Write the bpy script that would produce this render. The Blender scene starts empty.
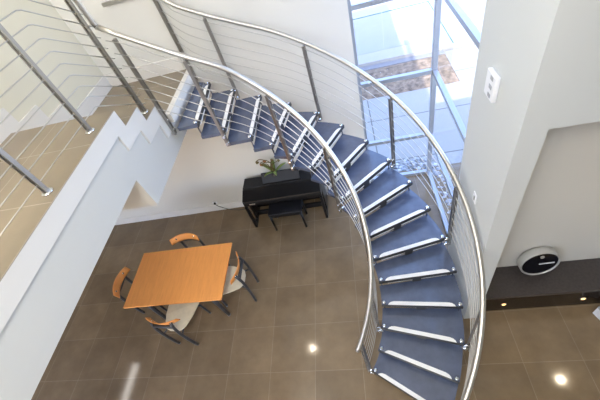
import bpy, bmesh, math, random
from mathutils import Vector, Matrix
random.seed(7)
SC = bpy.context.scene
COL = SC.collection
PI = math.pi
V = Vector

# ------------------------------------------------------------------ materials
def mat(name, col, rough=.5, metal=0., spec=.5, bump=None, vary=None, coat=0.):
    m = bpy.data.materials.new(name); m.use_nodes = True
    nt = m.node_tree; b = nt.nodes['Principled BSDF']
    b.inputs['Base Color'].default_value = (*col, 1)
    b.inputs['Roughness'].default_value = rough
    b.inputs['Metallic'].default_value = metal
    b.inputs['Specular IOR Level'].default_value = spec
    b.inputs['Coat Weight'].default_value = coat
    tc = nt.nodes.new('ShaderNodeTexCoord')
    if vary:
        scale, amt, stretch = vary
        mp = nt.nodes.new('ShaderNodeMapping'); mp.inputs['Scale'].default_value = stretch
        nt.links.new(tc.outputs['Object'], mp.inputs[0])
        n = nt.nodes.new('ShaderNodeTexNoise'); n.inputs['Scale'].default_value = scale; n.inputs['Detail'].default_value = 6
        nt.links.new(mp.outputs[0], n.inputs['Vector'])
        r = nt.nodes.new('ShaderNodeValToRGB')
        r.color_ramp.elements[0].position = .3; r.color_ramp.elements[1].position = .7
        r.color_ramp.elements[0].color = (*[c*(1-amt) for c in col], 1)
        r.color_ramp.elements[1].color = (*[min(1, c*(1+amt)) for c in col], 1)
        nt.links.new(n.outputs['Fac'], r.inputs[0]); nt.links.new(r.outputs[0], b.inputs['Base Color'])
    if bump:
        n = nt.nodes.new('ShaderNodeTexNoise'); n.inputs['Scale'].default_value = bump[0]; n.inputs['Detail'].default_value = 5
        nt.links.new(tc.outputs['Object'], n.inputs['Vector'])
        bp = nt.nodes.new('ShaderNodeBump'); bp.inputs['Strength'].default_value = bump[1]; bp.inputs['Distance'].default_value = .01
        nt.links.new(n.outputs['Fac'], bp.inputs['Height']); nt.links.new(bp.outputs[0], b.inputs['Normal'])
    return m

def tile_mat(name, col, joint, ox, oy, size=.6, rough=.25, amt=.12, spec=.5, jw=.0035, sy=None):
    m = mat(name, col, rough, spec=spec)
    nt = m.node_tree; b = nt.nodes['Principled BSDF']
    tc = nt.nodes.new('ShaderNodeTexCoord')
    mp = nt.nodes.new('ShaderNodeMapping'); mp.inputs['Location'].default_value = (-ox, -oy, 0)
    nt.links.new(tc.outputs['Object'], mp.inputs[0])
    br = nt.nodes.new('ShaderNodeTexBrick'); br.offset = 0; br.squash = 1
    br.inputs['Scale'].default_value = 1; br.inputs['Brick Width'].default_value = size; br.inputs['Row Height'].default_value = sy or size
    br.inputs['Mortar Size'].default_value = jw; br.inputs['Mortar Smooth'].default_value = .1; br.inputs['Bias'].default_value = 0
    br.inputs['Color1'].default_value = (*[c*(1-amt*.55) for c in col], 1)
    br.inputs['Color2'].default_value = (*[c*(1+amt*.55) for c in col], 1)
    br.inputs['Mortar'].default_value = (*joint, 1)
    nt.links.new(mp.outputs[0], br.inputs['Vector'])
    n = nt.nodes.new('ShaderNodeTexNoise'); n.inputs['Scale'].default_value = 2.6; n.inputs['Detail'].default_value = 7; n.inputs['Roughness'].default_value = .62
    nt.links.new(tc.outputs['Object'], n.inputs['Vector'])
    r = nt.nodes.new('ShaderNodeValToRGB'); r.color_ramp.elements[0].position = .3; r.color_ramp.elements[1].position = .72
    r.color_ramp.elements[0].color = (1-amt, 1-amt, 1-amt, 1); r.color_ramp.elements[1].color = (1+amt, 1+amt, 1+amt, 1)
    nt.links.new(n.outputs['Fac'], r.inputs[0])
    mx = nt.nodes.new('ShaderNodeMix'); mx.data_type = 'RGBA'; mx.blend_type = 'MULTIPLY'; mx.inputs[0].default_value = 1
    nt.links.new(br.outputs['Color'], mx.inputs[6]); nt.links.new(r.outputs[0], mx.inputs[7])
    nt.links.new(mx.outputs[2], b.inputs['Base Color'])
    return m

def glass_mat(name, tint, refl=1.0):
    m = bpy.data.materials.new(name); m.use_nodes = True
    nt = m.node_tree; nt.nodes.remove(nt.nodes['Principled BSDF']); out = nt.nodes['Material Output']
    t = nt.nodes.new('ShaderNodeBsdfTransparent'); t.inputs[0].default_value = (*tint, 1)
    g = nt.nodes.new('ShaderNodeBsdfGlossy'); g.inputs['Roughness'].default_value = .01
    f = nt.nodes.new('ShaderNodeFresnel'); f.inputs[0].default_value = 1.45
    mu = nt.nodes.new('ShaderNodeMath'); mu.operation = 'MULTIPLY'; mu.inputs[1].default_value = refl
    mx = nt.nodes.new('ShaderNodeMixShader')
    ge = nt.nodes.new('ShaderNodeNewGeometry'); inv = nt.nodes.new('ShaderNodeMath'); inv.operation = 'SUBTRACT'; inv.inputs[0].default_value = refl
    nt.links.new(ge.outputs['Backfacing'], inv.inputs[1]); inv.use_clamp = True; nt.links.new(inv.outputs[0], mu.inputs[1])
    nt.links.new(f.outputs[0], mu.inputs[0]); nt.links.new(mu.outputs[0], mx.inputs[0])
    nt.links.new(t.outputs[0], mx.inputs[1]); nt.links.new(g.outputs[0], mx.inputs[2]); nt.links.new(mx.outputs[0], out.inputs[0])
    return m

def emit_mat(name, col, s):
    m = bpy.data.materials.new(name); m.use_nodes = True
    nt = m.node_tree; b = nt.nodes['Principled BSDF']
    b.inputs['Base Color'].default_value = (*col, 1)
    b.inputs['Emission Color'].default_value = (*col, 1); b.inputs['Emission Strength'].default_value = s
    return m

M = dict(
    ceil=mat('bright_ceiling_paint', (.86, .855, .83), .85, spec=.2),
    cream=mat('cream_paint', (.68, .655, .55), .85, spec=.2),
    wall=mat('white_paint', (.68, .67, .635), .85, spec=.2),
    cool=mat('cool_white_paint', (.60, .63, .645), .8, spec=.2),
    trim=mat('white_gloss_trim', (.72, .70, .67), .5),
    soffit=mat('plaster_white', (.61, .605, .58), .8, spec=.2),
    floor=tile_mat('brown_floor_tile', (.208, .150, .090), (.285, .22, .152), -1.556, 3.553, rough=.09, amt=.2, spec=.5),
    upfloor=tile_mat('beige_floor_tile', (.215, .172, .118), (.36, .31, .24), -2.06, 2.02, rough=.3, amt=.10),
    tread=mat('slate_blue_tread', (.072, .092, .152), .26, spec=.9, vary=(9, .18, (1, 1, 1)), coat=.6),
    nose=mat('white_aluminium_nosing', (.86, .86, .84), .4),
    steel=mat('brushed_stainless_steel', (.60, .585, .55), .42, metal=1.),
    satin=mat('satin_steel_post', (.36, .345, .32), .38, metal=1.),
    rod=mat('steel_rod', (.52, .51, .49), .35, metal=.8),
    chrome=mat('chrome', (.82, .83, .85), .12, metal=1.),
    darkmetal=mat('dark_metal', (.035, .036, .04), .4, metal=.3),
    frame=mat('silver_window_frame', (.40, .42, .46), .35, metal=.5),
    beech=mat('beech_veneer', (.98, .40, .11), .42, spec=.4, vary=(6, .08, (9, .9, 1))),
    ply=mat('orange_plywood', (.85, .34, .08), .4, vary=(5, .08, (1, 6, 1))),
    edge=mat('beech_edge_band', (.5, .2, .06), .5),
    pad=mat('cream_seat_shell', (.74, .67, .50), .6, vary=(14, .06, (1, 1, 1))),
    tube=mat('charcoal_tube', (.045, .046, .05), .38, spec=.5),
    grey=mat('grey_plastic', (.35, .35, .35), .5),
    piano=mat('black_piano_lacquer', (.008, .008, .009), .3, spec=.3),
    pianotop=mat('black_satin_top', (.011, .012, .016), .4, spec=.3),
    gold=mat('pale_badge', (.7, .66, .55), .4, metal=.4),
    keyw=mat('piano_ivory', (.8, .79, .74), .3),
    stone=mat('dark_stone', (.055, .046, .045), .3, vary=(40, .2, (1, 1, 1))),
    stonefront=mat('black_polished_stone', (.016, .011, .009), .12),
    black=mat('black_gloss', (.006, .007, .012), .08),
    silver=mat('silver_rim', (.72, .72, .71), .35, metal=.6),
    white=mat('white_plastic', (.83, .85, .9), .4),
    button=mat('grey_button', (.36, .38, .42), .4),
    leaf=mat('green_leaf', (.16, .24, .05), .45, vary=(12, .3, (1, 1, 1))),
    twig=mat('brown_twig', (.13, .10, .03), .7),
    petal=mat('rust_petal', (.35, .14, .04), .6),
    pot=mat('dark_ceramic', (.04, .035, .03), .25),
    soil=mat('garden_soil', (.19, .14, .098), .95, bump=(7, 1.), vary=(9, .5, (1, 1, 1))),
    paving=tile_mat('pale_paving', (.28, .27, .255), (.10, .09, .08), .3, 6.05, size=3.4, sy=1.3, rough=.6, amt=.04, jw=.012),
    terrace=mat('white_terrace', (.31, .30, .285), .7, vary=(3, .03, (1, 1, 1))),
    kerb=mat('grey_kerb', (.2, .2, .21), .7),
    pebble=mat('river_pebble', (.32, .33, .36), .6, vary=(9, .8, (1, 1, 1))),
    glass=glass_mat('window_glass', (.98, .985, .98), .45),
    fence=glass_mat('fence_glass', (.965, .975, .97), .8),
    fedge=mat('green_glass_edge', (.07, .17, .11), .2),
    lamp=emit_mat('warm_lamp', (1, .55, .2), 3.5),
    downl=emit_mat('downlight_lens', (1, .85, .62), 30),
    panel=emit_mat('panel_diffuser', (1, .97, .92), 6),
    cord=mat('black_cord', (.02, .02, .02), .6),
)

# ------------------------------------------------------------------ geometry helpers
class MB:
    def __init__(self): self.v = []; self.f = []; self.sm = []
    def add(self, vs, fs, smooth=False):
        o = len(self.v); self.v += [tuple(p) for p in vs]
        self.f += [tuple(i+o for i in f) for f in fs]; self.sm += [smooth]*len(fs); return self
    def box(self, x0, x1, y0, y1, z0, z1, mx=None):
        vs = [V((x, y, z)) for z in (z0, z1) for y in (y0, y1) for x in (x0, x1)]
        if mx: vs = [mx @ p for p in vs]
        return self.add(vs, [(0, 2, 3, 1), (4, 5, 7, 6), (0, 1, 5, 4), (2, 6, 7, 3), (0, 4, 6, 2), (1, 3, 7, 5)])
    def obox(self, c, ax, ay, az, mx=None):   # centre, half axis vectors
        c, ax, ay, az = map(V, (c, ax, ay, az))
        vs = [c + sx*ax + sy*ay + sz*az for sz in (-1, 1) for sy in (-1, 1) for sx in (-1, 1)]
        return self.add(vs, [(0, 2, 3, 1), (4, 5, 7, 6), (0, 1, 5, 4), (2, 6, 7, 3), (0, 4, 6, 2), (1, 3, 7, 5)])
    def prism(self, bot, top, smooth=False):  # two equal loops
        n = len(bot)
        fs = [tuple(range(n-1, -1, -1)), tuple(range(n, 2*n))]
        self.add(list(bot)+list(top), fs)
        self.add(list(bot)+list(top), [(i, (i+1) % n, n+(i+1) % n, n+i) for i in range(n)], smooth)
        return self
    def tube(self, pts, r, seg=8, cap=True):
        pts = [V(p) for p in pts]; n = len(pts)
        rs = r if isinstance(r, (list, tuple)) else [r]*n
        t0 = (pts[1]-pts[0]).normalized()
        up = V((0, 0, 1)) if abs(t0.z) < .9 else V((1, 0, 0))
        nrm = (up - t0*up.dot(t0)).normalized(); rings = []
        for i in range(n):
            a = pts[max(i-1, 0)]; b = pts[min(i+1, n-1)]
            t = (b-a).normalized(); nrm = (nrm - t*nrm.dot(t)).normalized(); bi = t.cross(nrm)
            rings.append([pts[i] + rs[i]*(math.cos(2*PI*k/seg)*nrm + math.sin(2*PI*k/seg)*bi) for k in range(seg)])
        vs = [p for rg in rings for p in rg]
        fs = [(i*seg+k, i*seg+(k+1) % seg, (i+1)*seg+(k+1) % seg, (i+1)*seg+k) for i in range(n-1) for k in range(seg)]
        self.add(vs, fs, True)
        if cap:
            self.add(rings[0], [tuple(range(seg-1, -1, -1))]); self.add(rings[-1], [tuple(range(seg))])
        return self
    def lathe(self, prof, c=(0, 0, 0), seg=24, mx=None, smooth=True, cap=True):   # prof [(r,z)]
        vs = []
        for r, z in prof:
            for k in range(seg):
                p = V((r*math.cos(2*PI*k/seg), r*math.sin(2*PI*k/seg), z))
                vs.append((mx @ p if mx else p) + V(c))
        n = len(prof)
        fs = [(i*seg+k, i*seg+(k+1) % seg, (i+1)*seg+(k+1) % seg, (i+1)*seg+k) for i in range(n-1) for k in range(seg)]
        self.add(vs, fs, smooth)
        if cap: self.add(vs[:seg], [tuple(range(seg-1, -1, -1))]); self.add(vs[-seg:], [tuple(range(seg))])
        return self
    def ball(self, c, r, sq=(1, 1, 1), seg=8, rings=5):
        vs = []; c = V(c)
        for i in range(rings+1):
            a = PI*i/rings
            for k in range(seg):
                vs.append(c+V((r*sq[0]*math.sin(a)*math.cos(2*PI*k/seg), r*sq[1]*math.sin(a)*math.sin(2*PI*k/seg), -r*sq[2]*math.cos(a))))
        fs = [(i*seg+k, i*seg+(k+1) % seg, (i+1)*seg+(k+1) % seg, (i+1)*seg+k) for i in range(rings) for k in range(seg)]
        return self.add(vs, fs, True)
    def build(self, name, m, parent=None, bevel=0, seg=2, off=None):
        me = bpy.data.meshes.new(name)
        vs = [(p[0]-off[0], p[1]-off[1], p[2]-off[2]) for p in self.v] if off else self.v
        me.from_pydata(vs, [], self.f)
        me.polygons.foreach_set('use_smooth', self.sm)
        bm = bmesh.new(); bm.from_mesh(me)
        bmesh.ops.remove_doubles(bm, verts=bm.verts, dist=1e-5)
        bmesh.ops.dissolve_degenerate(bm, edges=bm.edges, dist=1e-6)
        bmesh.ops.recalc_face_normals(bm, faces=bm.faces)
        if bevel:
            es = [e for e in bm.edges if len(e.link_faces) == 2 and e.calc_face_angle() > .5]
            bmesh.ops.bevel(bm, geom=es, offset=bevel, segments=seg, affect='EDGES', profile=.5)
        bm.to_mesh(me); bm.free(); me.update()
        me.materials.append(m)
        o = bpy.data.objects.new(name, me); COL.objects.link(o)
        if parent: o.parent = parent
        return o

def tag(o, label, cat, group=None):
    o['label'] = label; o['category'] = cat
    if group: o['group'] = group
    return o
def thing(name, label, cat, loc=(0, 0, 0), rz=0, group=None):
    o = bpy.data.objects.new(name, None); COL.objects.link(o)
    o.location = loc; o.rotation_euler = (0, 0, rz); o.empty_display_size = .1
    return tag(o, label, cat, group)
def struct(o, label=None):
    o['kind'] = 'structure'
    if label: o['label'] = label
    return o
def box(name, m, x0, x1, y0, y1, z0, z1, parent=None, bevel=0):
    return MB().box(x0, x1, y0, y1, z0, z1).build(name, m, parent, bevel)

# ------------------------------------------------------------------ the setting
R_ = .1648                       # riser
UP, L1, L2, LAND = 2.8016+3*R_, 2.8016+2*R_, 2.8016+R_, 2.8016
CEIL = 5.9
XF = -2.075                      # fascia plane
XL = -3.2                        # stair corridor wall
YB = 4.13                        # back wall

struct(box('floor', M['floor'], -6.6, 3.6, -3.6, 4.42, -.2, 0))
struct(box('wall_back', M['wall'], -6.6, .08, YB, YB+.2, 0, CEIL))
struct(box('baseboard_back', M['trim'], -6.6, .08, YB-.015, YB, 0, .15, bevel=.004))
struct(box('wall_far_left', M['wall'], -6.8, -6.6, -3.6, 4.33, 0, CEIL))
struct(box('wall_left', M['cream'], XL-.15, XL, -3.6, YB, 2.755, CEIL))
# pier beside the stairs, niche wall with its opening
pm = MB(); pm.box(.96, 1.12, 1.69, 2.53, 0, CEIL)
struct(pm.build('wall_right', M['cool']))
struct(box('wall_niche_header', M['cool'], 1.12, 3.6, 1.69, 1.81, 2.98, 4.3))
struct(box('wall_niche_back', M['wall'], 1.12, 2.74, 2.14, 2.26, 0, 2.98))
struct(box('wall_niche_side', M['wall'], 2.62, 2.74, 1.81, 2.14, 0, 2.98))
struct(box('wall_niche_front', M['cool'], 2.62, 3.6, 1.69, 1.81, 0, 2.98))
struct(box('ceiling_niche', M['wall'], 1.12, 2.74, 1.81, 2.26, 2.98, 3.06))
struct(box('wall_far_right', M['cool'], 3.6, 3.75, -3.6, 1.81, 0, 4.3))
struct(box('ceiling', M['ceil'], -6.8, 1.13, -3.6, 4.4, CEIL, CEIL+.2))
struct(box('ceiling_right', M['wall'], 1.13, 3.75, -3.6, 1.81, 4.3, 4.45))
struct(box('wall_bulkhead', M['wall'], 1.13, 1.25, -3.6, 1.69, 4.45, 7.6))
struct(box('wall_parapet', M['wall'], -6.8, 1.13, 4.13, 4.4, CEIL+.2, 7.6))

struct(box('wall_front', M['wall'], -2.3, 3.75, -3.75, -3.6, 0, CEIL))
struct(box('wall_front_low', M['wall'], -6.8, -2.3, -3.75, -3.6, 0, .3))
struct(box('wall_front_above', M['wall'], -6.8, -2.3, -3.75, -3.6, 2.6, 3.4))
# upper slab with three steps down to the landing (profile in y,z, run along x)
prof = [(-3.6, UP), (2.48, UP), (2.48, L1), (2.78, L1), (2.78, L2), (3.08, L2), (3.08, LAND), (YB, LAND), (YB, 2.39), (2.15, 2.39), (2.15, 2.755), (-3.6, 2.755)]
s = MB()
s.prism([(XL, y, z) for y, z in prof], [(XF, y, z) for y, z in prof])
struct(s.build('trim_1', M['soffit']), 'white stepped landing slab')
struct(box('ceiling_left', M['wall'], -6.6, XL, -3.6, YB, 2.755, 2.9))
t = MB()
for y0, y1, z in ((-3.6, 2.48, UP), (2.48, 2.78, L1), (2.78, 3.08, L2), (3.08, YB, LAND)):
    t.box(XL, XF+.0165, y0, y1, z, z+.006)
struct(t.build('floor_upper', M['upfloor']), 'beige tiled upper floor, steps and landing')
# zigzag trim board on the stairwell side
top = [(-3.6, UP-.001), (2.482, UP-.001), (2.482, L1-.001), (2.782, L1-.001), (2.782, L2-.001), (3.082, L2-.001), (3.082, LAND-.001), (YB, LAND-.001)]
bot = [(YB, LAND-.18), (2.93, LAND-.18), (2.93, LAND), (2.62, LAND), (2.62, L2+.008), (2.32, L2+.008), (2.32, L1+.008), (-3.6, L1+.008)]
pr = top+bot
s = MB(); s.prism([(XF-.004, y, z) for y, z in pr], [(XF+.016, y, z) for y, z in pr])
struct(s.build('trim_2', M['trim']), 'white zigzag trim along the stepped landing edge')
# landing nosing board towards the spiral
struct(box('trim_3', M['trim'], XF+.0165, -1.99, 3.10, YB-.02, LAND-.10, LAND+.006), 'white landing edge board')
# zigzag skirting on the corridor wall
up_ = [(-3.6, UP+.19), (2.63, UP+.19), (2.63, L1+.18), (2.935, L1+.18), (2.935, L2+.18), (3.2, L2+.18), (3.2, LAND+.18), (YB-.016, LAND+.18)]
dn_ = [(YB-.016, LAND+.006), (3.08, LAND+.006), (3.08, L2+.006), (2.78, L2+.006), (2.78, L1+.006), (2.48, L1+.006), (2.48, UP+.006), (-3.6, UP+.006)]
pr = up_+dn_
s = MB(); s.prism([(XL, y, z) for y, z in pr], [(XL+.016, y, z) for y, z in pr])
struct(s.build('baseboard_left', M['trim']))
struct(box('baseboard_landing', M['trim'], XL, -2.09, YB-.016, YB, LAND+.006, LAND+.18))

# ------------------------------------------------------------------ glazed corner
GY, GX = 4.30, 1.10
wn = bpy.data.objects.new('window_1', None); COL.objects.link(wn); struct(wn, 'floor to ceiling glazed corner, back panes')
fr = MB()
for z in (.03, .87, 1.95, 2.98, 4.3, CEIL-.03): fr.box(.121, GX-.036, GY-.03, GY+.03, z-.028, z+.028)
fr.box(.08, .12, GY-.03, GY+.03, 0, CEIL)
fr.build('frame', M['frame'], wn)
MB().box(.1, GX, GY-.004, GY+.004, 0, CEIL).build('pane', M['glass'], wn)
box('corner_mullion', M['frame'], GX-.035, GX+.035, GY-.035, GY+.035, 0, CEIL, wn, .008)
wn = bpy.data.objects.new('window_2', None); COL.objects.link(wn); struct(wn, 'floor to ceiling glazed corner, side panes')
fr = MB()
for z in (.03, .87, 1.95, 2.98, 4.3, CEIL-.03): fr.box(GX-.03, GX+.03, 2.571, GY-.036, z-.028, z+.028)
fr.box(GX-.03, GX+.03, 2.53, 2.57, 0, CEIL)
fr.build('frame', M['frame'], wn)
MB().box(GX-.004, GX+.004, 2.55, GY, 0, CEIL).build('pane', M['glass'], wn)

# ------------------------------------------------------------------ outside
struct(box('terrace_near', M['paving'], -8, 14, 4.42, 6.9, -.2, -.02), 'pale paving outside the glass')
struct(box('terrace_side', M['paving'], 2.33, 14, 6.9, 8.3, -.2, -.02), 'pale paving beside the garden bed')
struct(box('terrace_niche', M['paving'], 1.3, 14, 2.30, 4.42, -.2, -.02), 'pale paving beside the side glass')
s = MB()
nx, ny = 90, 16
vs = []; fs = []
for j in range(ny+1):
    for i in range(nx+1):
        x = -8+10.33*i/nx; y = 6.9+1.3*j/ny
        e = min(j, ny-j, i, nx-i)
        vs.append((x, y, -.03+(0 if e == 0 else random.uniform(.0, .055))))
for j in range(ny):
    for i in range(nx):
        a = j*(nx+1)+i; fs.append((a, a+1, a+nx+2, a+nx+1))
s.add(vs, fs, True); o = s.build('garden_soil', M['soil']); o['kind'] = 'stuff'; o['label'] = 'bare brown soil in the garden bed outside'; o['category'] = 'soil'
struct(box('trim_4', M['kerb'], -8, 2.33, 8.2, 8.4, -.2, -.01), 'grey kerb behind the garden bed')
struct(box('trim_5', M['terrace'], -8, 14, 8.4, 8.95, -.2, .07), 'pale kerb under the glass fence')
struct(box('terrace_far', M['terrace'], -8, 14, 8.95, 22, -.2, .02), 'sunlit white terrace beyond the glass fence')
fn = thing('glass_fence', 'clear frameless glass fence with green edges beyond the garden bed', 'fence', (0, 8.9, .07))
def fence_panel(x0, x1, y0, y1):
    p = MB().box(x0, x1, y0-8.9, y1-8.9, 0, .93).build('glass_panel', M['fence'], fn)
    MB().box(x0, x1, y0-8.9, y1-8.9, .931, .945).build('top_edge', M['fedge'], p)
for x0, x1 in ((-2.2, -.6), (-.58, .95), (.97, 2.05)): fence_panel(x0, x1, 8.894, 8.906)
MB().box(2.044, 2.056, -2.2, 0, -.035, .92).build('glass_panel', M['fence'], fn)
MB().box(2.044, 2.056, -2.2, 0, .921, .945).build('top_edge', M['fedge'], fn)
pb = MB()
for i in range(260):
    if i < 150: c = (random.uniform(.1, 1.25), random.uniform(4.42, 4.72), 0)
    else: c = (random.uniform(1.17, 1.42), random.uniform(2.9, 4.5), 0)
    r = random.uniform(.02, .045)
    pb.ball((c[0], c[1], -.02+r*.4), r, (1, random.uniform(.7, 1.2), .55), 7, 4)
o = pb.build('pebbles', M['pebble']); o['kind'] = 'stuff'; o['label'] = 'grey river pebbles along the foot of the glass'; o['category'] = 'pebbles'

# ------------------------------------------------------------------ spiral staircase
C0 = V((-1.301, 1.816)); RI, RO, T0, DT = 1.289, 2.169, -.7581, .16241
def ring(k, r): a = T0+k*DT; return V((C0.x+r*math.cos(a), C0.y+r*math.sin(a)))
PIN = {k: ring(k, RI) for k in range(-1, 14)}
POUT = {k: ring(k, RO) for k in range(-1, 14)}
PIN.update({14: V((-1.222, 3.072)), 15: V((-1.492, 3.066)), 16: V((-1.745, 3.064)), 17: V((-2.0, 3.07)), 18: V((-2.28, 3.075))})
POUT.update({14: V((-1.205, 3.984)), 15: V((-1.520, 3.98)), 16: V((-1.797, 3.985)), 17: V((-2.0, 4.05)), 18: V((-2.28, 4.06))})
def crom(D, k):
    k = max(-.99, min(17.6, k)); i = int(math.floor(k)); t = k-i
    p = [D[max(-1, min(18, j))] for j in (i-1, i, i+1, i+2)]
    return .5*((2*p[1])+(p[2]-p[0])*t+(2*p[0]-5*p[1]+4*p[2]-p[3])*t*t+(3*p[1]-p[0]-3*p[2]+p[3])*t**3)
def side(D, k, off):       # point on the stair edge pushed outwards by off
    a = crom(PIN, k); b = crom(POUT, k); d = (b-a).normalized()
    return (b+d*off) if D is POUT else (a-d*off)
base = ring(1, 1.7)
ST = thing('spiral_staircase', 'curved open-riser staircase with slate blue treads and white nosing strips', 'staircase', (0, 0, 0))
TH = .045
for k in range(1, 17):
    z = k*R_
    over = .12
    a0, b0 = PIN[k], POUT[k]
    n = 7
    inn = [crom(PIN, k+(1+over)*i/(n-1)) for i in range(n)]
    out = [crom(POUT, k+(1+over)*i/(n-1)) for i in range(n)]
    if k == 16:
        inn = [p if p.x > -1.988 else V((-1.988, p.y)) for p in inn]; out = [p if p.x > -1.988 else V((-1.988, p.y)) for p in out]
    loop = out+inn[::-1]
    cl = []
    for p in loop:
        if not cl or (p-cl[-1]).length > 1e-4: cl.append(p)
    tr = MB().prism([(p.x, p.y, z-TH) for p in cl], [(p.x, p.y, z) for p in cl]).build('tread', M['tread'], ST)
    d = (b0-a0).normalized(); L = (b0-a0).length
    f = V((d.y, -d.x))                       # towards the front (down the stair)
    if f.dot(PIN[k]-PIN[k+1]) < 0: f = -f
    # nosing strip with rounded ends set on the front edge
    def P(u, w, zz): q = a0+d*u+f*w; return (q.x, q.y, zz)
    u0, u1 = .075, L-.075
    lp = [(u0+.05, .004), (u1-.05, .004)]
    lp = [(u0, .004), (u1, .004), (u1-.012, -.016), (u1-.035, -.032), (u1-.07, -.040), (u0+.07, -.040), (u0+.035, -.032), (u0+.012, -.016)]
    MB().prism([P(u, w, z+.0005) for u, w in lp], [P(u, w, z+.006) for u, w in lp]).build('nosing_strip', M['nose'], tr)
    e = MB(); e.obox(P(L/2, .006, z-TH/2), d.to_3d()*(L/2), f.to_3d()*.004, V((0, 0, TH/2))); e.build('front_edge', M['darkmetal'], tr)
    # pale riser bar hung below the front edge, in two halves, on a dark centre bracket
    for ua, ub in ((.10, L*.5-.05), (L*.5+.05, L-.10)):
        rb = MB(); rb.obox(P((ua+ub)/2, -.012, z-.068), d.to_3d()*((ub-ua)/2), f.to_3d()*.006, V((0, 0, .016))); rb.build('riser_bar', M['nose'], tr)
    br = MB(); br.obox(P(L*.5, -.04, z-.095), d.to_3d()*.05, f.to_3d()*.03, V((0, 0, .05))); br.build('centre_bracket', M['darkmetal'], tr)
    # chrome spacer bolts at both front corners
    for u in (.03, L-.03):
        q = P(u, -.022, 0)
        zb = z-R_+.001 if k > 1 else 0.001
        bo = MB().lathe([(.006, zb+.0), (.009, zb+.004), (.009, z-TH-.02), (.015, z-TH-.018), (.015, z-TH)], (q[0], q[1], 0), 10)
        bo.lathe([(.02, z), (.022, z+.006), (.02, z+.016), (.012, z+.022)], (q[0], q[1], 0), 12)
        bo.build('spacer_bolt', M['chrome'], tr)
sp = []
for i in range(0, 67):
    k = .7+i*.24
    if k > 16.6: break
    p = (crom(PIN, k)+crom(POUT, k))/2; sp.append((p.x, p.y, k*R_-.29))
spm = MB().tube(sp, .055, 12); spm.build('spine_beam', M['satin'], ST)

# ------------------------------------------------------------------ railings
def post_mb(p, z0, z1, tdir, nrod=0, rods=()):
    """twin flat bars with spacer discs; tdir = direction of the rail in plan"""
    m = MB(); t = V((tdir[0], tdir[1], 0)).normalized(); n = V((-t.y, t.x, 0))
    for s_ in (-1, 1):
        m.obox(V((p[0], p[1], (z0+z1)/2))+n*(.015*s_), t*.016, n*.0045, V((0, 0, (z1-z0)/2)))
    for z in rods: m.obox(V((p[0], p[1], z)), t*.010, n*.012, V((0, 0, .010)))
    return m
H_RAIL = .93
HR = [.115+.122*i for i in range(7)]
def spiral_rail(name, label, D, ks, k0, k1, off, zend, landing):
    root = thing(name, label, 'railing', (0, 0, 0))
    def line(h, a, b, extra=()):
        n = int((b-a)/.16)+2
        pts = []
        for i in range(n):
            k = a+(b-a)*i/(n-1); q = side(D, k, off); pts.append((q.x, q.y, k*R_+h))
        return pts+list(extra)
    for k in ks:
        q = side(D, k, off); q1 = side(D, k-.2, off); q2 = side(D, k+.2, off); z = k*R_
        po = post_mb(q, z-.17, z+H_RAIL-.05, q2-q1, rods=[z+h for h in HR]).build('post', M['satin'], root)
        inw = (side(D, k, 0)-q).normalized()
        t = (q2-q1).normalized()
        for dz in (-.03, -.13):
            c = q+inw*(off*.45)
            cl = MB(); cl.tube([(q.x-inw.x*.028, q.y-inw.y*.028, z+dz), (q.x+inw.x*(off+.015), q.y+inw.y*(off+.015), z+dz)], .014, 10); cl.build('clamp', M['chrome'], po)
        MB().tube([(q.x, q.y, z+H_RAIL-.06), (q.x, q.y, z+H_RAIL-.01)], .009, 8).build('rail_stem', M['chrome'], po)
    return root, line
# outer railing
root, line = spiral_rail('cable_railing', 'long outer steel cable railing of the curved stair, beside window and back wall', POUT, (1, 3, 6, 9, 12, 15, 17), 0, 17, .045, 0, True)
MB().tube(line(H_RAIL, .4, 17.1, [(-2.09, 4.085, LAND+H_RAIL), (-2.6, 4.085, LAND+H_RAIL)]), .024, 12).build('handrail', M['steel'], root)
for h in HR: MB().tube(line(h, .9, 17.05), .0042, 6).build('cable', M['rod'], root)
# inner railing
root, line = spiral_rail('cable_railing', 'inner steel cable railing of the curved stair, on the side of the dining table', PIN, (1, 3, 6, 9, 12, 15), 0, 17, .045, 0, True)
hp = line(H_RAIL, .62, 16.9, [(-2.10, 3.02, LAND+1.01)])
MB().tube(hp, .024, 12).build('handrail', M['steel'], root)
z = LAND
po = post_mb((-2.04, 3.06), LAND-.23, LAND+H_RAIL-.06, (1, .02), rods=[LAND+h for h in HR]).build('post', M['satin'], root)
for dz in (-.04, -.17): MB().tube([(-2.056, 3.06, LAND+dz), (-2.015, 3.06, LAND+dz)], .016, 10).build('clamp', M['chrome'], po)
for h in HR: MB().tube(line(h, .9, 16.9, [(-2.115, 3.045, LAND+h+.03)]), .0042, 6).build('cable', M['rod'], root)
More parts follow.
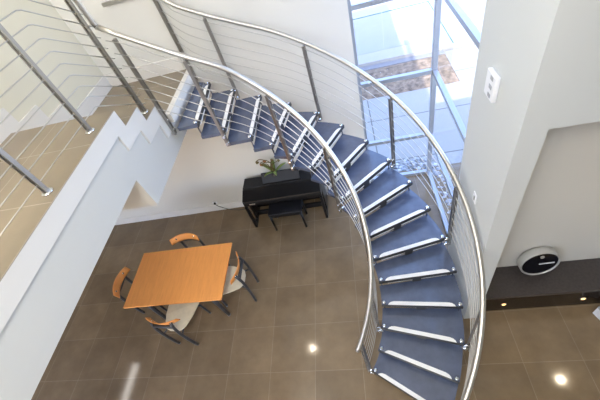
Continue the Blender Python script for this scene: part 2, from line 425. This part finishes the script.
# landing railing: level along the upper hall, then down the three steps
XR = -2.165
root = thing('cable_railing', 'landing railing along the upper hall, bending down over the three steps', 'railing', (0, 0, 0))
HL = [.09+.0985*i for i in range(10)]
sl = R_/.30
def lr(h, y0=-1.5, y1=3.03):
    return [(XR, y0, UP+h), (XR, 2.44, UP+h), (XR+.02, 2.46, UP+h-.008), (XR+.035, y1, UP+h-.008-(y1-2.46)*.62)]
for h in HL: MB().tube(lr(h), .0045, 6).build('cable', M['rod'], root)
for y, zb, hh in ((.15, UP, 1.05), (.85, UP, 1.05), (1.53, UP, 1.05), (2.215, UP, 1.05), (2.945, L2, 1.10)):
    x = XR if y < 2.5 else XR+.03
    rods = [UP+h-(0 if y < 2.46 else (y-2.46)*.62+.008) for h in HL]
    po = post_mb((x, y), zb+.012, zb+hh, (0, 1), rods=rods).build('post', M['satin'], root)
    MB().lathe([(.042, zb+.006), (.042, zb+.014), (.03, zb+.02)], (x, y, 0), 16).build('foot_plate', M['chrome'], po)
    MB().tube([(x, y, zb+hh-.01), (x, y, zb+hh+.03)], .009, 8).build('rail_stem', M['chrome'], po)
hz = UP+1.10
MB().tube([(XR, -1.5, hz), (XR, 2.42, hz), (XR+.01, 2.48, hz-.015), (XR+.045, 2.96, hz-.31), (-2.108, 2.995, hz-.335), (-2.102, 3.005, hz-.38), (-2.10, 3.015, LAND+1.03), (-2.095, 3.03, LAND+1.0)], .024, 12).build('handrail', M['steel'], root)

# ------------------------------------------------------------------ dining table
T = thing('dining_table', 'rectangular beech dining table with four dark legs', 'table', (-2.805, 2.317, 0))
MB().box(-.745, .745, -.447, .447, .725, .75).build('tabletop', M['beech'], T, .003)
ap = MB()
for y in (-.33, .33): ap.box(-.52, .52, y-.015, y+.015, .67, .724)
for x in (-.52, .52): ap.box(x-.015, x+.015, -.33, .33, .67, .724)
ap.build('apron', M['tube'], T)
for sx in (-1, 1):
    for sy in (-1, 1):
        lg = MB().tube([(sx*.50, sy*.33, .72), (sx*.515, sy*.335, .35), (sx*.52, sy*.335, .012)], [.034, .030, .024], 14).build('leg', M['tube'], T)
        MB().lathe([(.026, 0), (.026, .012)], (sx*.52, sy*.335, 0), 14).build('foot_glide', M['grey'], lg)

# ------------------------------------------------------------------ dining chairs (built facing +y)
def make_chair(label):
    c = thing('dining_chair', label, 'chair', (0, 0, 0), 0, 'chairs around the beech dining table')
    # backrest: curved plywood band
    n = 12; rows = 4; vs = []; fs = []
    def bp(u, w, side_):
        x = .235*u; y = -.225+.075*(u*u)-.02 + (.03*(.5-w)) ; z = .705+.115*w*(1-.18*abs(u)**3)+.008*abs(u)**3
        return (x, y+side_, z-.0)
    outer = [[bp(-1+2*i/n, j/rows, -.006) for i in range(n+1)] for j in range(rows+1)]
    inner = [[bp(-1+2*i/n, j/rows, .006) for i in range(n+1)] for j in range(rows+1)]
    m = MB(); W = n+1
    vs = [p for r in outer for p in r]+[p for r in inner for p in r]; K = W*(rows+1)
    for j in range(rows):
        for i in range(n):
            a = j*W+i
            fs.append((a, a+1, a+W+1, a+W)); fs.append((K+a, K+a+W, K+a+W+1, K+a+1))
    for i in range(n):
        fs.append((i, K+i, K+i+1, i+1)); a = rows*W+i; fs.append((a, a+1, K+a+1, K+a))
    for j in range(rows):
        a = j*W; fs.append((a, a+W, K+a+W, K+a)); a = j*W+n; fs.append((a, K+a, K+a+W, a+W))
    m.add(vs, fs, True)
    m.build('backrest', M['ply'], c)
    # seat shell, wide at the front, rounded and narrower behind
    lp = [(-.25, .21), (-.23, .235), (0, .245), (.23, .235), (.25, .21), (.218, .0), (.165, -.15), (.12, -.20), (.05, -.222), (-.05, -.222), (-.12, -.20), (-.165, -.15), (-.218, .0)]
    def zz(x, y): return .452-.012*math.cos(x*7)+(.0 if y < .15 else -.012*(y-.15)/.1)
    m = MB(); m.prism([(x*.97, y*.97, zz(x, y)-.022) for x, y in lp], [(x, y, zz(x, y)) for x, y in lp])
    m.build('seat', M['pad'], c, .006)
    u = MB()
    u.tube([(-.155, .16, .418), (.155, .16, .418)], .011, 8); u.tube([(-.13, -.12, .418), (.13, -.12, .418)], .011, 8)
    u.tube([(-.152, -.268, .43), (-.10, -.12, .418)], .012, 8); u.tube([(.152, -.268, .43), (.10, -.12, .418)], .012, 8)
    u.tube([(-.10, -.16, .418), (.12, .18, .41)], .009, 8); u.tube([(.10, -.16, .418), (-.12, .18, .41)], .009, 8)
    u.build('seat_frame', M['tube'], c)
    MB().tube([(-.152, -.245, .685), (.152, -.245, .685)], .024, 10).build('back_bracket', M['tube'], c)
    for s_ in (-1, 1):
        lg = MB().tube([(s_*.15, -.222, .775), (s_*.151, -.245, .72), (s_*.152, -.262, .60), (s_*.153, -.268, .45), (s_*.154, -.266, .30), (s_*.155, -.258, .13), (s_*.155, -.25, .012)], .0205, 10).build('leg', M['tube'], c)
        MB().lathe([(.017, 0), (.017, .014)], (s_*.155, -.25, 0), 12).build('foot_glide', M['grey'], lg)
        bk = MB().tube([(s_*.15, -.24, .765), (s_*.15, -.207, .767)], .016, 10).build('backrest_bolt', M['chrome'], c)
        lg = MB().tube([(s_*.155, .0, .418), (s_*.175, .16, .40), (s_*.195, .205, .32), (s_*.20, .215, .15), (s_*.20, .22, .012)], .0165, 10).build('leg', M['tube'], c)
        MB().lathe([(.017, 0), (.017, .014)], (s_*.20, .22, 0), 12).build('foot_glide', M['grey'], lg)
    return c
def copy_tree(o, parent=None):
    c = o.copy(); COL.objects.link(c)
    if parent: c.parent = parent
    for ch in list(o.children): copy_tree(ch, c)
    return c
ch0 = make_chair('plywood-backed chair pulled out at the near long side of the table, cream seat showing')
ch0.location = (-2.83, 1.835, 0); ch0.rotation_euler.z = math.radians(-6.5)
for (x, y, rz, lab) in (
        (-2.125, 2.325, 90, 'plywood-backed chair at the table end nearest the curved staircase'),
        (-2.87, 2.735, 182, 'plywood-backed chair tucked under the far long side of the table, before the back wall'),
        (-3.555, 2.285, -88, 'plywood-backed chair at the table end beside the white landing, only its backrest showing')):
    c = copy_tree(ch0); c.location = (x, y, 0); c.rotation_euler.z = math.radians(rz); c['label'] = lab

# ------------------------------------------------------------------ piano, its bench and the plant
P0 = thing('upright_digital_piano', 'black digital piano against the back wall', 'piano', (-1.38, 3.85, 0))
W2 = .665
MB().box(-W2, W2, -.26, .23, .565, .655).build('keybed', M['piano'], P0, .006)
MB().box(-W2, W2, -.02, .23, .656, .755).build('cabinet_top', M['pianotop'], P0, .006)
fp = [(-.255, .656), (-.021, .656), (-.021, .752), (-.06, .748), (-.255, .685)]
m = MB(); m.prism([(-W2+.004, y, z) for y, z in fp], [(W2-.004, y, z) for y, z in fp])
fb = m.build('fallboard', M['piano'], P0)
MB().box(-W2+.02, W2-.02, -.258, -.2555, .668, .672).build('fallboard_rail', M['chrome'], fb)
for s_ in (-1, 1):
    x = s_*(W2-.02)
    MB().box(x-.019, x+.019, -.10, .23, .0, .564).build('side_panel', M['piano'], P0, .004)
    MB().box(x-.022, x+.022, -.275, -.225, .0, .564).build('front_leg', M['piano'], P0, .005)
    MB().box(x-.022, x+.022, -.225, -.10, .0, .05).build('foot_rail', M['piano'], P0, .004)
MB().box(-W2+.04, W2-.04, .10, .12, .12, .56).build('back_board', M['piano'], P0)
MB().box(-W2+.04, W2-.04, -.02, .02, .03, .13).build('pedal_board', M['piano'], P0, .004)
for i in (-1, 0, 1): MB().box(i*.07-.012, i*.07+.012, -.09, -.021, .05, .062).build('pedal', M['chrome'], P0, .003)
ms = MB(); ms.obox((0.02, .075, .83), (.32, 0, 0), (0, .008, .0015), (0, .05, .08)); ms.build('music_rest', M['pianotop'], P0)
MB().box(-.32, .36, -.015, .02, .756, .766).build('music_ledge', M['piano'], P0, .003)
MB().box(-.56, -.46, -.2625, -.2605, .60, .62).build('badge', M['gold'], P0)
b = thing('piano_bench', 'low black bench pushed in front of the black piano', 'bench', (-1.37, 3.585, 0))
MB().box(-.29, .29, -.15, .16, .41, .45).build('seat', M['pianotop'], b, .008)
ap = MB(); ap.box(-.26, .26, -.135, -.115, .35, .409); ap.box(-.26, .26, .125, .145, .35, .409); ap.box(-.27, -.25, -.12, .13, .35, .409); ap.box(.25, .27, -.12, .13, .35, .409)
ap.build('apron', M['piano'], b)
for sx in (-1, 1):
    for sy in (-1, 1):
        y = -.135 if sy < 0 else .14
        MB().tube([(sx*.262, y, .41), (sx*.268, y+sy*.004, 0)], [.024, .018], 4).build('leg', M['piano'], b)

pl = thing('potted_orchid', 'small potted orchid with twisted dry stems on the black piano', 'plant', (-1.45, 3.99, .7555))
pl.scale = (1.3, 1.3, 1.3)
MB().lathe([(.035, 0), (.05, .03), (.055, .07), (.048, .10), (.042, .10), (.04, .085)], seg=18).build('pot', M['pot'], pl)
for i in range(5):
    a = i*2.4+.4; L = random.uniform(.12, .19)*(1 if abs(math.sin(a)) < .6 else .45); w = .022; pts = []
    m = MB(); vs = []; fs = []
    for j in range(7):
        t = j/6; r = L*t; z = .09+(.16+.1*(i % 2))*t-.22*t*t*(.4+.4*(i % 3)/2)
        ww = w*math.sin(PI*min(1, .12+t*.88))**.6+.001
        c = V((r*math.cos(a), r*math.sin(a), z)); sd = V((-math.sin(a), math.cos(a), 0))
        vs += [c-sd*ww, c-V((0, 0, .004)), c+sd*ww, c+V((0, 0, -.0015))]
    for j in range(6):
        o = j*4
        for q in range(4): fs.append((o+q, o+(q+1) % 4, o+4+(q+1) % 4, o+4+q))
    m.add(vs, fs, True); m.build('leaf', M['leaf'], pl)
for i in range(6):
    a0 = random.uniform(0, 6.28); pts = []; rr = random.uniform(.07, .14); hh = random.uniform(.16, .27)
    for j in range(14):
        t = j/13; a = a0+t*random.uniform(2.2, 2.6)*(1 if i % 2 else -1)
        pts.append((rr*t*math.cos(a)-.03*t+.02*math.sin(7*t+i), rr*t*math.sin(a)*.4, .08+hh*math.sin(t*1.9)))
    m = MB().tube(pts, .0055, 6); st = m.build('stem', M['twig'], pl)
    fl = MB()
    e = pts[13]
    for q in range(3): fl.ball((e[0]+.010*math.cos(q*2.1), e[1], e[2]+.010*math.sin(q*2.1)), random.uniform(.012, .016), (1, 1, .8), 7, 4)
    fl.build('flower', M['petal'] if i % 3 == 0 else M['twig'], st)

# socket with the piano's cord
so = thing('wall_socket', 'small wall socket with black plug low on the back wall, left of the piano', 'socket', (-2.86, YB, .215))
MB().box(-.045, .045, -.008, -.0005, -.03, .03).build('cover_plate', M['white'], so, .003)
MB().box(-.018, .018, -.04, -.0085, -.015, .02).build('plug', M['cord'], so, .004)
tag(MB().tube([(-2.845, 4.085, .205), (-2.80, 4.075, .16), (-2.70, 4.06, .10), (-2.58, 4.05, .04), (-2.44, 4.045, .006), (-2.2, 4.05, .006), (-2.06, 4.08, .006)], .006, 6).build('power_cord', M['cord']),
    'thin black power cord running from the wall socket to the piano', 'cord')

# ------------------------------------------------------------------ niche: stone bench, clock, lights, white box
h = thing('stone_bench', 'long dark stone bench filling the wall niche', 'bench', (1.87, 1.95, 0))
MB().box(-.748, .748, -.195, .188, .37, .42).build('slab_top', M['stone'], h, .004)
MB().box(-.748, .748, -.18, .188, .0, .369).build('base', M['stonefront'], h)
for x, lab in ((1.42, 'small round warm light in the front of the dark stone bench, beside the stairs'), (2.27, 'small round warm light in the front of the dark stone bench, beside the white box')):
    l = thing('recessed_light', lab, 'light', (x, 1.7695, .17), 0, 'recessed lights in the stone bench')
    rx = Matrix.Rotation(PI/2, 4, 'X')
    MB().lathe([(.030, 0), (.030, .004), (.022, .004)], (0, 0, 0), 18, rx).build('bezel', M['silver'], l)
    MB().lathe([(.021, .0045), (.016, .008)], (0, 0, 0), 18, rx).build('lens', M['lamp'], l)
ck = thing('wall_clock', 'round black-faced clock with thick silver rim leaning on the dark bench', 'clock', (1.80, 2.022, .4215))
ck.rotation_euler = (math.radians(-7), 0, math.radians(2))
rx = Matrix.Rotation(PI/2, 4, 'X')
Rk = .208
MB().lathe([(Rk-.012, -.06), (Rk, -.055), (Rk, .03), (Rk-.004, .036), (Rk-.016, .036), (Rk-.02, .028), (Rk-.02, .019)], (0, 0, Rk), 48, rx, cap=False).build('rim', M['silver'], ck)
MB().lathe([(Rk-.021, .018), (Rk-.021, .0245)], (0, 0, Rk), 48, rx).build('face', M['black'], ck)
MB().lathe([(.022, .025), (.022, .031)], (-.0, 0, Rk+.125), 20, rx).build('dial_disc', M['silver'], ck)
MB().box(-.01, .15, -.030, -.026, Rk-.008, Rk+.008).build('hand', M['white'], ck)
wb = thing('storage_box', 'small white box with grey lid on the floor, right end of the stone bench', 'box', (2.46, 1.62, 0), math.radians(20))
MB().box(-.075, .075, -.07, .07, 0, .15).build('body', M['white'], wb, .008)
MB().box(-.077, .077, -.072, .072, .151, .18).build('lid', M['button'], wb, .006)

# intercom and switch on the pier
ic = thing('intercom', 'white wall intercom with three grey buttons high on the pier', 'intercom', (.96, 2.155, 3.06))
MB().box(-.035, -.0005, -.08, .08, -.11, .08).build('body', M['white'], ic, .008)
for i in range(3): MB().box(-.039, -.0355, -.045, .0, -.09+.065*i, -.06+.065*i).build('button', M['button'], ic, .002)
sw = thing('light_switch', 'small white light switch plate lower on the pier beside the stair handrail', 'switch', (.96, 2.08, 1.92))
MB().box(-.008, -.0005, -.036, .036, -.058, .058).build('cover_plate', M['white'], sw, .003)
MB().box(-.014, -.0085, -.012, .012, -.024, .024).build('rocker', M['grey'], sw, .002)

# ------------------------------------------------------------------ assumed lamps of the house and added fill lights
def downlight(x, y, zc, lab, power, col=(1, .86, .66), r=.036, spot=1.9):
    d = thing('assumed_downlight', lab, 'light', (x, y, zc))
    MB().lathe([(r+.02, -.006), (r+.02, 0), (r, 0), (r, -.004)], seg=20).build('bezel', M['white'], d)
    MB().lathe([(r-.004, -.008), (r-.004, -.003)], seg=20).build('lens', M['downl'], d)
    ld = bpy.data.lights.new('assumed_downlight_beam', 'SPOT'); ld.energy = power; ld.color = col; ld.spot_size = spot; ld.spot_blend = .8; ld.shadow_soft_size = r
    o = bpy.data.objects.new('assumed_downlight_beam', ld); COL.objects.link(o); o.parent = d; o.location = (0, 0, -.03)
downlight(-2.27, 3.28, CEIL, 'round downlight assumed in the high ceiling above the landing', 30)  # unseen lamp, assumed overhead from its glint on the floor
wl = thing('assumed_wall_lamp', 'small assumed wall downlight on the niche wall, right of the opening', 'light', (2.90, 1.69, 3.15))  # unseen lamp, assumed and placed to give a floor glint and niche glow
MB().lathe([(.045, -.10), (.05, -.095), (.05, .10), (.045, .105)], (0, -.075, 0), 20).build('housing', M['white'], wl)
MB().box(-.03, .03, -.04, -.0005, -.04, .04).build('bracket', M['white'], wl)
MB().lathe([(.038, -.108), (.038, -.1005)], (0, -.075, 0), 20).build('lens', M['downl'], wl)
ld = bpy.data.lights.new('assumed_wall_lamp_beam', 'SPOT'); ld.energy = 20; ld.color = (1, .84, .6); ld.spot_size = 2.2; ld.spot_blend = .8; ld.shadow_soft_size = .04
o = bpy.data.objects.new('assumed_wall_lamp_beam', ld); COL.objects.link(o); o.parent = wl; o.location = (0, -.075, -.13)
def panel(x, y, zc, sx, sy, lab, power, col=(1, .97, .92)):  # used for the assumed strip light and two added fill panels
    d = thing('added_light_panel', lab, 'light', (x, y, zc))
    f_ = MB(); f_.box(-sx/2-.03, sx/2+.03, -sy/2-.03, sy/2+.03, -.03, -.002); f_.build('frame', M['white'], d, .004)
    MB().box(-sx/2, sx/2, -sy/2, sy/2, -.034, -.0305).build('diffuser', M['panel'], d)
    ld = bpy.data.lights.new('panel_glow', 'AREA'); ld.shape = 'RECTANGLE'; ld.size = sx; ld.size_y = sy; ld.energy = power; ld.color = col
    o = bpy.data.objects.new('panel_glow', ld); COL.objects.link(o); o.parent = d; o.location = (0, 0, -.045)
panel(-.6, -.9, CEIL, 1.2, 1.2, 'large square fill panel added above the void', 125, (1, .97, .92))  # unseen fill added overhead as the main soft light, no known fixture
ul = thing('bounce_fill_light', 'added fill light high on the corridor wall, standing in for flash bounced off the ceiling', 'light', (XL, .6, 4.9))  # unseen light added to brighten the ceiling like bounced flash
m = MB(); m.prism([(.0005, -.16, -.08), (.06, -.16, -.08), (.06, .16, -.08), (.0005, .16, -.08)], [(.0005, -.2, .05), (.15, -.2, .05), (.15, .2, .05), (.0005, .2, .05)])
m.build('housing', M['white'], ul)
MB().box(.02, .13, -.17, .17, .051, .054).build('diffuser', M['panel'], ul)
ld = bpy.data.lights.new('bounce_fill_glow', 'AREA'); ld.shape = 'RECTANGLE'; ld.size = .11; ld.size_y = .34; ld.energy = 140; ld.color = (1, .98, .95)
o = bpy.data.objects.new('bounce_fill_glow', ld); COL.objects.link(o); o.parent = ul; o.location = (.085, 0, .07)
o.rotation_euler = V((.5, .75, 1)).to_track_quat('-Z', 'Y').to_euler()
panel(-2.65, .6, CEIL, .9, 1.4, 'square fill panel added above the upper hall', 14, (1, .9, .74))  # unseen warm fill added to light the upper hall
panel(-5.82, 1.2, 2.755, .16, 1.9, 'long narrow ceiling light assumed under the upper floor', 5, (1, .93, .86))  # unseen strip, assumed from a bright streak reflected in the floor

# ------------------------------------------------------------------ daylight
w = bpy.data.worlds.new('World'); SC.world = w; w.use_nodes = True
nt = w.node_tree; bg = nt.nodes['Background']
sky = nt.nodes.new('ShaderNodeTexSky'); sky.sky_type = 'NISHITA'; sky.sun_disc = False
sky.sun_elevation = math.radians(48); sky.sun_rotation = math.radians(180); sky.air_density = 1.; sky.dust_density = 1.0; sky.ozone_density = 4.5
tint = nt.nodes.new('ShaderNodeMix'); tint.data_type = 'RGBA'; tint.blend_type = 'MULTIPLY'; tint.inputs[0].default_value = 1
tint.inputs[7].default_value = (1.1, .965, .95, 1)
nt.links.new(sky.outputs[0], tint.inputs[6]); nt.links.new(tint.outputs[2], bg.inputs[0]); bg.inputs[1].default_value = 1.5
sd = bpy.data.lights.new('sun', 'SUN'); sd.energy = 9; sd.angle = .01; sd.color = (1, .96, .9)
so_ = bpy.data.objects.new('sun', sd); COL.objects.link(so_)
dirv = V((.05, 1, -1.0)).normalized()
so_.rotation_euler = dirv.to_track_quat('-Z', 'Y').to_euler(); so_.location = (0, -6, 12)

# ------------------------------------------------------------------ camera
cam = bpy.data.cameras.new('camera'); co = bpy.data.objects.new('camera', cam); COL.objects.link(co); SC.camera = co
cam.sensor_width = 36; cam.sensor_fit = 'HORIZONTAL'; cam.lens = 335.336/600*36; cam.clip_start = .05; cam.clip_end = 200
rot = Matrix.Rotation(.293468816, 3, 'Z') @ Matrix.Rotation(.75245187, 3, 'X') @ Matrix.Rotation(-.359890768, 3, 'Z')
co.matrix_world = Matrix.Translation((0, 0, 4.5531504)) @ rot.to_4x4()

SC.view_settings.view_transform = 'Standard'; SC.view_settings.look = 'None'
SC.view_settings.gamma = 1; SC.view_settings.use_curve_mapping = False; SC.view_settings.exposure = 0
SC.cycles.max_bounces = 10; SC.cycles.diffuse_bounces = 6; SC.cycles.transparent_max_bounces = 12
